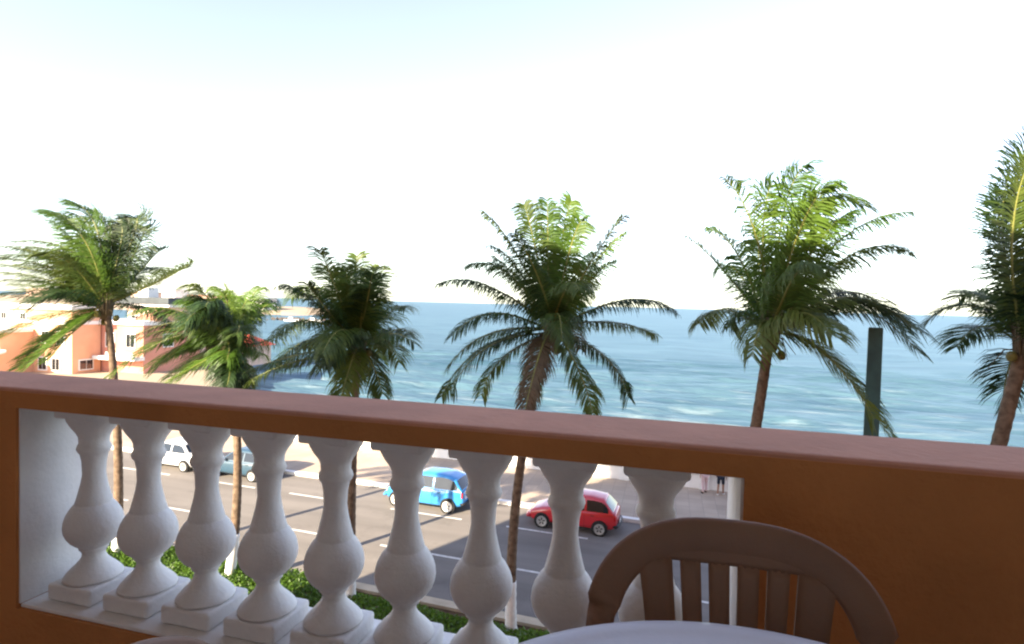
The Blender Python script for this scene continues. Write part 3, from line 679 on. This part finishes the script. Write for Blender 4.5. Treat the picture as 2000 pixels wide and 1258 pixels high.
# ------------------------------------------------------------------ cars
def interp(pts, x):
    for (a, u), (b_, w) in zip(pts, pts[1:]):
        if a <= x <= b_: return u + (w - u) * (x - a) / (b_ - a)
    return pts[0][1] if x < pts[0][0] else pts[-1][1]
def car(loc, rz, label, paint, L, hw, belt, deck, roof, base, wb, two_box=True, wheel_r=0.29, rimc=None):
    """local +x is the front. deck: (x, z) profile of bonnet/belt/tail; roof: (x, z) profile of the cabin"""
    t = thing('car', loc, label, 'car', 'cars on the seafront road', rz)
    x0, x1 = deck[0][0], deck[-1][0]
    xs = sorted(set([x0 + (x1 - x0) * i / 26 for i in range(27)] + [p[0] for p in deck]))
    def half(x):
        u = abs((x - (x0 + x1) / 2) / ((x1 - x0) / 2)); return hw * (1 - 0.22 * u ** 5 - 0.03 * u ** 2)
    vs, fs = [], []
    zb = base
    for x in xs:
        h = half(x); zt = interp(deck, x); e = min(1, min(x - x0, x1 - x) / 0.25)
        zl = zb + 0.10 * (1 - e)
        ring = [(0, zl), (h * .80, zl), (h * .97, zl + .07), (h, zl + .22), (h * .995, (zl + zt) / 2 + .10), (h * .965, zt - .06), (h * .90, zt - .012), (h * .55, zt + .012), (0, zt + .02)]
        full = [(y, z) for y, z in ring] + [(-y, z) for y, z in reversed(ring[1:-1])]
        vs += [(x, y, z) for y, z in full]
    k = 16
    for i in range(len(xs) - 1):
        for j in range(k):
            a, bq = i * k + j, i * k + (j + 1) % k; fs.append((a, bq, bq + k, a + k))
    fs += [tuple(reversed(range(k))), tuple(range((len(xs) - 1) * k, len(xs) * k))]
    body = MB().add(vs, fs).build('body', paint, t, True)
    sb = body.modifiers.new('smooth', 'SUBSURF'); sb.levels = 1; sb.render_levels = 1
    # cabin
    zr = max(z for _, z in roof); hb, hr = hw * .90, hw * .68
    def yw(z): return hb + (hr - hb) * (z - belt) / (zr - belt)
    cx = sorted(set([roof[0][0] + (roof[-1][0] - roof[0][0]) * i / 22 for i in range(23)] + [p[0] for p in roof]))
    vs, fs = [], []
    for x in cx:
        z = max(interp(roof, x), belt - .02); y = yw(z)
        ring = [(yw(belt - .03), belt - .03), (yw((belt + z) / 2), (belt + z) / 2), (y, z - .02), (y * .90, z + .012), (y * .5, z + .03), (0, z + .035)]
        full = ring + [(-a, c) for a, c in reversed(ring[:-1])]
        vs += [(x, a, c) for a, c in full]
    k = 11
    for i in range(len(cx) - 1):
        for j in range(k - 1):
            a = i * k + j; fs.append((a, a + 1, a + k + 1, a + k))
    MB().add(vs, fs).build('cabin', paint, t, True)
    # glass
    (xa, za), (xb, zb_), (xc, zc), (xd, zd) = roof[0], roof[1], roof[-2], roof[-1]
    def screen(name, xA, zA, xB, zB, sgn):
        d = Vector((xB - xA, 0, zB - zA)); nrm = Vector((d.z, 0, -d.x)).normalized() * sgn
        if nrm.z < 0: nrm = -nrm
        pa = Vector((xA, 0, zA)) + d * .12 + nrm * .042; pb = Vector((xA, 0, zA)) + d * .90 + nrm * .042
        ya, yb = yw(zA) * .86, yw(zB) * .86
        vs = []
        for p, y in ((pa, ya), (pb, yb)):
            for q in (-1, -.5, 0, .5, 1): vs.append((p.x, y * q, p.z - 0.03 * q ** 4))
        MB().add(vs, [(i, i + 1, i + 6, i + 5) for i in range(4)]).build(name, M['car_glass'], t, True)
    screen('rear_screen', xa, max(za, belt), xb, zb_, 1); screen('windscreen', xd, max(zd, belt), xc, zc, 1)
    def side(xl_, xr_, name='side_window'):
        for s in (-1, 1):
            lo, hi = belt + .03, zr - .10
            def cl(x, z):                                    # keep the pane inside the roof line
                return min(z, interp(roof, x) - .07)
            n = 6; vs = []
            for i in range(n + 1):
                x = xl_ + (xr_ - xl_) * i / n
                z1 = max(lo + .005, cl(x, hi)); vs += [(x, s * (yw(lo) + .008), lo), (x, s * (yw(z1) + .008), z1)]
            MB().add(vs, [(2 * i, 2 * i + 2, 2 * i + 3, 2 * i + 1) for i in range(n)]).build(name, M['car_glass'], t)
    xm = (xb + xc) / 2 + .06
    side(xa + .20, xm - .045); side(xm + .045, xd - .22)
    # wheels and arches
    for sx in (-1, 1):
        for s in (-1, 1):
            X = sx * wb / 2
            MB().lathe([(wheel_r + .038, -.10), (wheel_r + .038, .0)], 28, (X, s * (hw - .045 if s > 0 else hw - .045 - .10) + (0.0502 if s > 0 else -0.0502 + 0.0), wheel_r + .01), 'Y').build('wheel_arch', M['black'], t)
            wr = wheel_r
            wh = MB().lathe([(wr * .62, -.055), (wr * .74, -.09), (wr * .9, -.095), (wr * .985, -.07), (wr, 0), (wr * .985, .07), (wr * .9, .095), (wr * .74, .09), (wr * .62, .055)], 28, (X, s * (hw - .062), wr), 'Y').build('wheel', M['rubber'], t, True)
            rp = [(wr * .70, .060), (wr * .74, .097), (wr * .66, .092), (wr * .2, .075), (.01, .08)]
            MB().lathe([(r_, s * h_) for r_, h_ in rp], 20, (X, s * (hw - .062), wr), 'Y').build('rim', rimc or M['alloy'], wh, False)
            for q in range(5):
                a = q * 2 * math.pi / 5
                MB().box(-.022, .022, -.004, .004, 0.05, wr * .5).build('hub_slot', M['black'], wh, loc=(X, s * (hw - .062 + .091), wr)).rotation_euler = (0, a, 0)
    # bumpers, lamps, mirrors, handles, plate
    zf = interp(deck, x1 - .1); zb2 = interp(deck, x0 + .06)
    for nm, X, sg in (('front_bumper', x1, 1), ('rear_bumper', x0, -1)):
        pts = []
        for i in range(9):
            y = -hw * .86 + hw * 1.72 * i / 8; pts.append((X + sg * (.03 - .16 * abs(y / hw) ** 3), y, base + .20))
        MB().tube(pts, .055, 8, 1.7).build(nm, paint if nm == 'front_bumper' else M['black'], t, True)
    for s in (-1, 1):
        MB().lathe([(.015, -.03), (.07, -.02), (.095, .0), (.085, .03), (.02, .05)], 14, (0, 0, 0), 'X').build('headlight', M['lamp_clear'], t, True, loc=(x1 - .13, s * hw * .70, zf - .10))
        MB().box(-.03, .03, -.07, .07, -.11, .11).build('tail_light', M['lamp_red'], t, bevel=.012, loc=(x0 + .075, s * hw * .76, zb2 - .16))
        MB().box(-.05, .05, -.08, .08, -.05, .05).build('mirror', paint, t, bevel=.02, loc=(xd - .36, s * (hw + .03), belt + .05))
        MB().box(-.07, .07, -.012, .012, -.012, .012).build('door_handle', M['black'], t, bevel=.004, loc=(xm - .30, s * (hw * .985), belt - .12))
        MB().box(-.004, .004, -.003, .003, -.25, .25).build('door_gap', M['black'], t, loc=(xm + .02, s * (hw + .0), belt - .36))
    MB().box(-.008, .008, -.19, .19, -.055, .055).build('number_plate', M['trim'], t, loc=(x0 - .055, 0, base + .30))
    return t
HD = math.pi + math.atan(SL)                      # all of them head left along the road
hatch = [(-1.86, .80), (-1.80, .90), (-1.2, .93), (.55, .92), (.75, .90), (1.30, .80), (1.66, .68), (1.86, .52)]
car((-3.55, 23.98, 0), HD, 'small red hatchback heading left, half in shadow', M['red_paint'], 3.72, .82, .90, hatch,
    [(-1.72, .92), (-1.32, 1.36), (-.75, 1.43), (.02, 1.42), (.78, .92)], .20, 2.38)
tall = [(-1.95, .84), (-1.90, .96), (-1.3, 1.00), (.75, .99), (.95, .97), (1.4, .90), (1.72, .78), (1.88, .66), (1.95, .52)]
car((-10.25, 24.38, 0), HD, 'bright blue high-roofed car with pale wheels heading left in the sun', M['blue_paint'], 4.16, .86, .98, tall,
    [(-1.88, .98), (-1.50, 1.43), (-1.15, 1.53), (-.55, 1.57), (.05, 1.55), (.34, 1.48), (1.02, .98)], .22, 2.52, wheel_r=.31, rimc=M['trim'])
sedan = [(-2.05, .78), (-1.98, .90), (-1.35, .94), (.65, .91), (.9, .88), (1.5, .79), (1.85, .68), (2.05, .52)]
car((-25.35, 25.42, 0), HD, 'white saloon car behind the second and third balusters', M['white_paint'], 4.1, .84, .89, sedan,
    [(-1.45, .92), (-.92, 1.35), (-.45, 1.42), (.25, 1.41), (.98, .90)], .20, 2.5)
car((-20.95, 25.18, 0), HD, 'steel blue hatchback behind the trunk of the second palm', M['slate_paint'], 3.8, .83, .92, hatch,
    [(-1.72, .92), (-1.36, 1.36), (-.75, 1.45), (.05, 1.43), (.80, .92)], .20, 2.45)

# ------------------------------------------------------------------ people by the sea wall
def person(loc, rz, label, legs_mat, top_mat, skin_mat, bare_legs, stride, arm):
    t = thing('person', loc, label, 'person', None, rz)
    J = {'pel': (0, 0, .93), 'bel': (0, .01, 1.06), 'che': (0, .0, 1.28), 'nek': (0, -.005, 1.46), 'hd0': (0, .01, 1.55), 'hd1': (0, .015, 1.66), 'hd2': (0, .0, 1.73)}
    rad = {'pel': (.155, .115), 'bel': (.135, .10), 'che': (.165, .11), 'nek': (.055, .06), 'hd0': (.068, .08), 'hd1': (.078, .095), 'hd2': (.055, .065)}
    E_ = [('pel', 'bel'), ('bel', 'che'), ('che', 'nek'), ('nek', 'hd0'), ('hd0', 'hd1'), ('hd1', 'hd2')]
    for s, n in ((-1, 'L'), (1, 'R')):
        dy = stride * s
        J.update({n + 'hip': (s * .095, 0, .88), n + 'kne': (s * .10, dy * .5 + .03, .49), n + 'ank': (s * .105, dy - .02, .09), n + 'toe': (s * .12, dy + .14, .035),
                  n + 'sho': (s * .19, 0, 1.40), n + 'elb': (s * .25, -.02 + arm * s * .1, 1.13), n + 'wri': (s * .255, .10 + arm * s * .15, .90), n + 'pal': (s * .25, .13 + arm * s * .17, .83)})
        rad.update({n + 'hip': (.085, .09), n + 'kne': (.055, .06), n + 'ank': (.036, .042), n + 'toe': (.038, .028), n + 'sho': (.058, .06), n + 'elb': (.042, .042), n + 'wri': (.028, .03), n + 'pal': (.022, .040)})
        E_ += [('pel', n + 'hip'), (n + 'hip', n + 'kne'), (n + 'kne', n + 'ank'), (n + 'ank', n + 'toe'), ('che', n + 'sho'), (n + 'sho', n + 'elb'), (n + 'elb', n + 'wri'), (n + 'wri', n + 'pal')]
        for q in range(5):                               # fingers and a thumb from the side of the palm
            fx = (q - 1.5) * .019 if q < 4 else -.04
            k1, k2 = f'{n}f{q}a', f'{n}f{q}b'
            px, py, pz = J[n + 'pal']
            J[k1] = (px, py + fx, pz - (.055 if q < 4 else .005)); J[k2] = (px - s * .012, py + fx * 1.1 + .008, pz - ((.085, .095, .092, .075, .04)[q]))
            rad[k1] = rad[k2] = (.0085, .0085); E_ += [(n + 'pal', k1), (k1, k2)]
    names = list(J); idx = {k: i for i, k in enumerate(names)}
    def skinned(nm, keys, mt, grow=1.0, root='pel', lift=0.0):
        ks = [k for k in names if k in keys]; ii = {k: i for i, k in enumerate(ks)}
        me = bpy.data.meshes.new(nm); me.from_pydata([J[k] for k in ks], [(ii[a], ii[b_]) for a, b_ in E_ if a in ii and b_ in ii], []); me.update()
        me.materials.append(mt)
        o = bpy.data.objects.new(nm, me); col.objects.link(o); o.parent = t
        o.modifiers.new('skin', 'SKIN'); su = o.modifiers.new('sub', 'SUBSURF'); su.levels = su.render_levels = 2
        if not me.skin_vertices: 
            bm = bmesh.new(); bm.from_mesh(me); bm.verts.layers.skin.verify(); bm.to_mesh(me); bm.free()
        for k in ks:
            sv = me.skin_vertices[0].data[ii[k]]; sv.radius = tuple(x * grow + lift for x in rad[k]); sv.use_root = (k == root)
        me.shade_smooth()
        return o
    skinned('body', set(names), skin_mat)
    skinned('shirt', {'bel', 'che', 'Lsho', 'Rsho', 'Lelb', 'Relb'}, top_mat, 1.04, 'che', .008)
    leg = {'pel', 'Lhip', 'Rhip', 'Lkne', 'Rkne'} | (set() if bare_legs else {'Lank', 'Rank'})
    skinned('shorts' if bare_legs else 'trousers', leg, legs_mat, 1.05, 'pel', .010)
    MB().lathe([(.01, .115), (.05, .105), (.085, .06), (.100, .0), (.094, -.05), (.07, -.085)], 18, (0, -.012, 1.68), cap=True).build('hair', M['hair'], t, True)
    for s, n in ((-1, 'L'), (1, 'R')):
        x, y, z = J[n + 'toe']; MB().lathe([(.035, 0), (.05, .012), (.048, .05), (.02, .07)], 14).build('shoe', M['black'] if not bare_legs else M['shirt'], t, True, loc=(x, y - .06, 0.0)).scale = (1, 2.4, 1)
        MB().lathe([(.003, -.012), (.011, 0), (.003, .012)], 8, (s * .03, .098, 1.655), 'Y').build('eye', M['black'], t, True)
    MB().tube([(0, .095, 1.66), (0, .118, 1.625), (0, .10, 1.615)], [.008, .013, .008], 8).build('nose', skin_mat, t, True)
    MB().tube([(-.025, .088, 1.585), (0, .095, 1.583), (.025, .088, 1.585)], [.004, .006, .004], 6).build('mouth', M['tarp'], t, True)
    return t
person((1.98, 29.85, 0.14), 0.3, 'person in pale trousers by the sea wall, left of the one in dark shorts', M['pink'], M['shirt'], M['skin'], False, 0.09, 1)
person((2.72, 29.82, 0.14), -0.25, 'person in dark shorts standing by the sea wall', M['navy'], M['teal'], M['skin2'], True, 0.12, -1)

# ------------------------------------------------------------------ houses on the left
def house(name, label, x0, x1, y0, y1, h, wmat, group='terracotta houses on the point'):
    t = thing(name, ((x0 + x1) / 2, (y0 + y1) / 2, -.02), label, 'house', group)
    def P(nm, mt, *bx, par=None):
        q = MB().box(*bx).build(nm, mt, par or t)
        if not par: q.location = -Vector(t.location)
        return q
    P('wall', wmat, x0, x1, y0, y1, -.02, h)
    return t, P
def win_front(P, x, y, z, w, h):                        # a framed window on a face looking to -Y
    f = P('window', M['trim'], x - w / 2 - .14, x + w / 2 + .14, y - .10, y + .02, z - .14, z + h + .14)
    P('pane', M['glass'], x - w / 2, x - .03, y - .115, y - .095, z, z + h, par=f); P('pane', M['glass'], x + .03, x + w / 2, y - .115, y - .095, z, z + h, par=f)
def win_side(P, x, y, z, w, h):                         # on a face looking to +X
    f = P('window', M['trim'], x - .02, x + .10, y - w / 2 - .14, y + w / 2 + .14, z - .14, z + h + .14)
    P('pane', M['glass'], x + .095, x + .115, y - w / 2, y - .03, z, z + h, par=f); P('pane', M['glass'], x + .095, x + .115, y + .03, y + w / 2, z, z + h, par=f)
t, P = house('terracotta_house', 'long terracotta house with white bands at the left edge', -90, -64.7, 50, 53.4, 7.2, M['orange'])
P('cornice', M['trim'], -90.2, -64.4, 49.7, 53.6, 7.2, 7.75)
P('band', M['trim'], -90.1, -64.55, 49.85, 53.5, 5.55, 5.95)
P('wing_wall', M['orange'], -90, -70.5, 46.5, 50, -.02, 4.6)
P('wing_cornice', M['trim'], -90, -70.3, 46.3, 49.85, 4.6, 4.95)
q = MB().add([(-90, 44, 2.2), (-69.5, 44, 1.7), (-69.5, 46.5, 2.5), (-90, 46.5, 3.0), (-90, 44, 2.45), (-69.5, 44, 1.95), (-69.5, 46.5, 2.75), (-90, 46.5, 3.25)],
             [(3, 2, 1, 0), (4, 5, 6, 7), (0, 1, 5, 4), (1, 2, 6, 5), (2, 3, 7, 6), (3, 0, 4, 7)]).build('porch_roof', M['trim'], t); q.location = -Vector(t.location)
for x in (-82, -77.5, -73, -69.8): P('porch_post', M['trim'], x - .15, x + .15, 44.15, 44.45, -.02, 1.95)
for x in (-69, -67, -76, -80): win_front(P, x, 50 if x > -70 else 46.5, .35, 1.1, 1.3)
for x in (-66.3, -68.6): win_front(P, x, 50, 3.4, 1.0, 1.3)
win_side(P, -64.7, 51.6, .45, 1.5, 1.0)
for x in (-72, -75, -78.5): win_front(P, x, 50, 5.98 + .0, 0.8, .7)
t, P = house('terracotta_house', 'terracotta house with a white balcony slab behind the trunk of the leftmost palm', -66.5, -58.6, 53.6, 62, 5.6, M['red_wall'])
P('cornice', M['trim'], -66.7, -58.3, 53.3, 62.2, 5.6, 6.1)
P('balcony_slab', M['trim'], -64.5, -58.4, 52.2, 53.6, 1.55, 1.95)
P('balcony_rail', M['trim'], -62.6, -58.5, 52.25, 52.35, 1.95, 2.45)
for x in (-63.4, -60.4): win_front(P, x, 53.6, 3.0, 1.2, 1.5)
win_side(P, -58.6, 57, 3.0, 1.3, 1.4)
rf = MB().add([(-61.8, 55, 6.1), (-57.9, 55, 6.1), (-57.9, 60, 6.1), (-61.8, 60, 6.1), (-59.9, 56.8, 7.7), (-59.9, 58.2, 7.7)],
              [(0, 1, 4), (1, 2, 5, 4), (2, 3, 5), (3, 0, 4, 5), (3, 2, 1, 0)]).build('roof', M['roof_tile'], t); rf.location = -Vector(t.location)
t, P = house('pale_house', 'pale house with a dark flat roof between the first and second palms', -75, -67.5, 66, 74, 7.5, M['peach'])
P('roof', M['dark_roof'], -75.5, -67, 65.2, 74.5, 7.9, 8.8)
P('roof_edge', M['trim'], -75.4, -67.1, 65.4, 74.4, 7.5, 7.9)
for x in (-73.5, -71.2, -69): win_front(P, x, 66, 4.6, 1.2, 1.5)
P('water_tank', M['trim'], -74.8, -73, 67.5, 69.3, 8.8, 10.2)
t, P = house('pale_house', 'low peach house with a red roof at the end of the point', -60.5, -54, 65, 70, 2.6, M['peach'])
rf = MB().add([(-61, 64.5, 2.6), (-53.5, 64.5, 2.6), (-53.5, 70.5, 2.6), (-61, 70.5, 2.6), (-59, 67.5, 4.1), (-55.5, 67.5, 4.1)],
              [(0, 1, 5, 4), (1, 2, 5), (2, 3, 4, 5), (3, 0, 4), (3, 2, 1, 0)]).build('roof', M['tarp'], t); rf.location = -Vector(t.location)
for x in (-58.6, -56): win_front(P, x, 65, .7, 1.1, 1.2)
# pale buildings on the headland
rng = random.Random(5)
far = ['square pale block leftmost on the far headland', 'wide pale block on the far headland behind the houses', 'small pale block with a red roof on the far headland', 'tall narrow pale block on the far headland', 'low long pale block near the tip of the far headland', 'small white block at the tip of the far headland']
for i, (x, y, w, h) in enumerate([(-520, 372, 26, 9), (-452, 368, 34, 8), (-405, 366, 16, 7), (-370, 360, 12, 10), (-330, 356, 36, 6), (-285, 352, 14, 5)]):
    t, P = house('far_building', far[i], x - w / 2, x + w / 2, y, y + 14, 3 + h, [M['peach'], M['trim']][i % 2], 'pale buildings on the far headland')
    P('roof', M['roof_tile'] if i in (2, 4) else M['trim'], x - w / 2 - .4, x + w / 2 + .4, y - .4, y + 14.4, 3 + h, 3.8 + h)
    for k in range(max(2, int(w / 5))):
        xx = x - w / 2 + (k + .5) * w / max(2, int(w / 5)); P('window', M['glass'], xx - .9, xx + .9, y - .1, y + .1, 3 + h * .45, 3 + h * .45 + 1.8)
# rock breakwater with two white boats
br = thing('breakwater', (-176, 262, -2.4), 'dark rock breakwater at the edge of the sea left of the dense palm', 'breakwater')
q = MB(); rng = random.Random(9)
for i in range(120):
    x = rng.uniform(-26, 14); y = rng.gauss(0, 1.6); s = rng.uniform(.7, 1.6); z = rng.uniform(-.3, 1.3) * (1 - min(1, abs(y) / 4))
    pts = [(x + s * a * rng.uniform(.7, 1.1), y + s * b_ * rng.uniform(.7, 1.1), z + s * c_ * rng.uniform(.6, 1)) for a, b_, c_ in ((1, 0, 0), (0, 1, 0), (-1, 0, 0), (0, -1, 0), (0, 0, 1), (0, 0, -1))]
    q.add(pts, [(0, 1, 4), (1, 2, 4), (2, 3, 4), (3, 0, 4), (1, 0, 5), (2, 1, 5), (3, 2, 5), (0, 3, 5)])
tag(q.build('rocks', M['rock'], br), kind='stuff')
for i, (x, y, lb) in enumerate([(-181, 250, 'small white boat moored before the breakwater, the left one'), (-170, 252, 'small white boat moored before the breakwater, the right one')]):
    t = thing('boat', (x, y, -2.45), lb, 'boat', 'white boats by the breakwater', 0.2 * i)
    vs = []
    for k in range(9):
        u = k / 8 * 2 - 1; w = 1.3 * (1 - max(0, u) ** 2.4) * (1 - .15 * max(0, -u)); z = 1.0 + .45 * max(0, u) ** 2
        vs += [(u * 4, -w, z), (u * 4, -w * .6, 0), (u * 4, w * .6, 0), (u * 4, w, z)]
    fs = [(4 * k + a, 4 * k + a + 4, 4 * k + a + 5, 4 * k + a + 1) for k in range(8) for a in range(3)] + [(0, 1, 2, 3)] + [(4 * k + 3, 4 * k + 7, 4 * k + 4, 4 * k) for k in range(8)]
    MB().add(vs, fs).build('hull', M['trim'], t)
    MB().box(-1.4, .9, -.8, .8, 1.0, 2.2).build('cabin', M['trim'], t, bevel=.1); MB().box(.9, .94, -.6, .6, 1.5, 2.05).build('window', M['glass'], t)
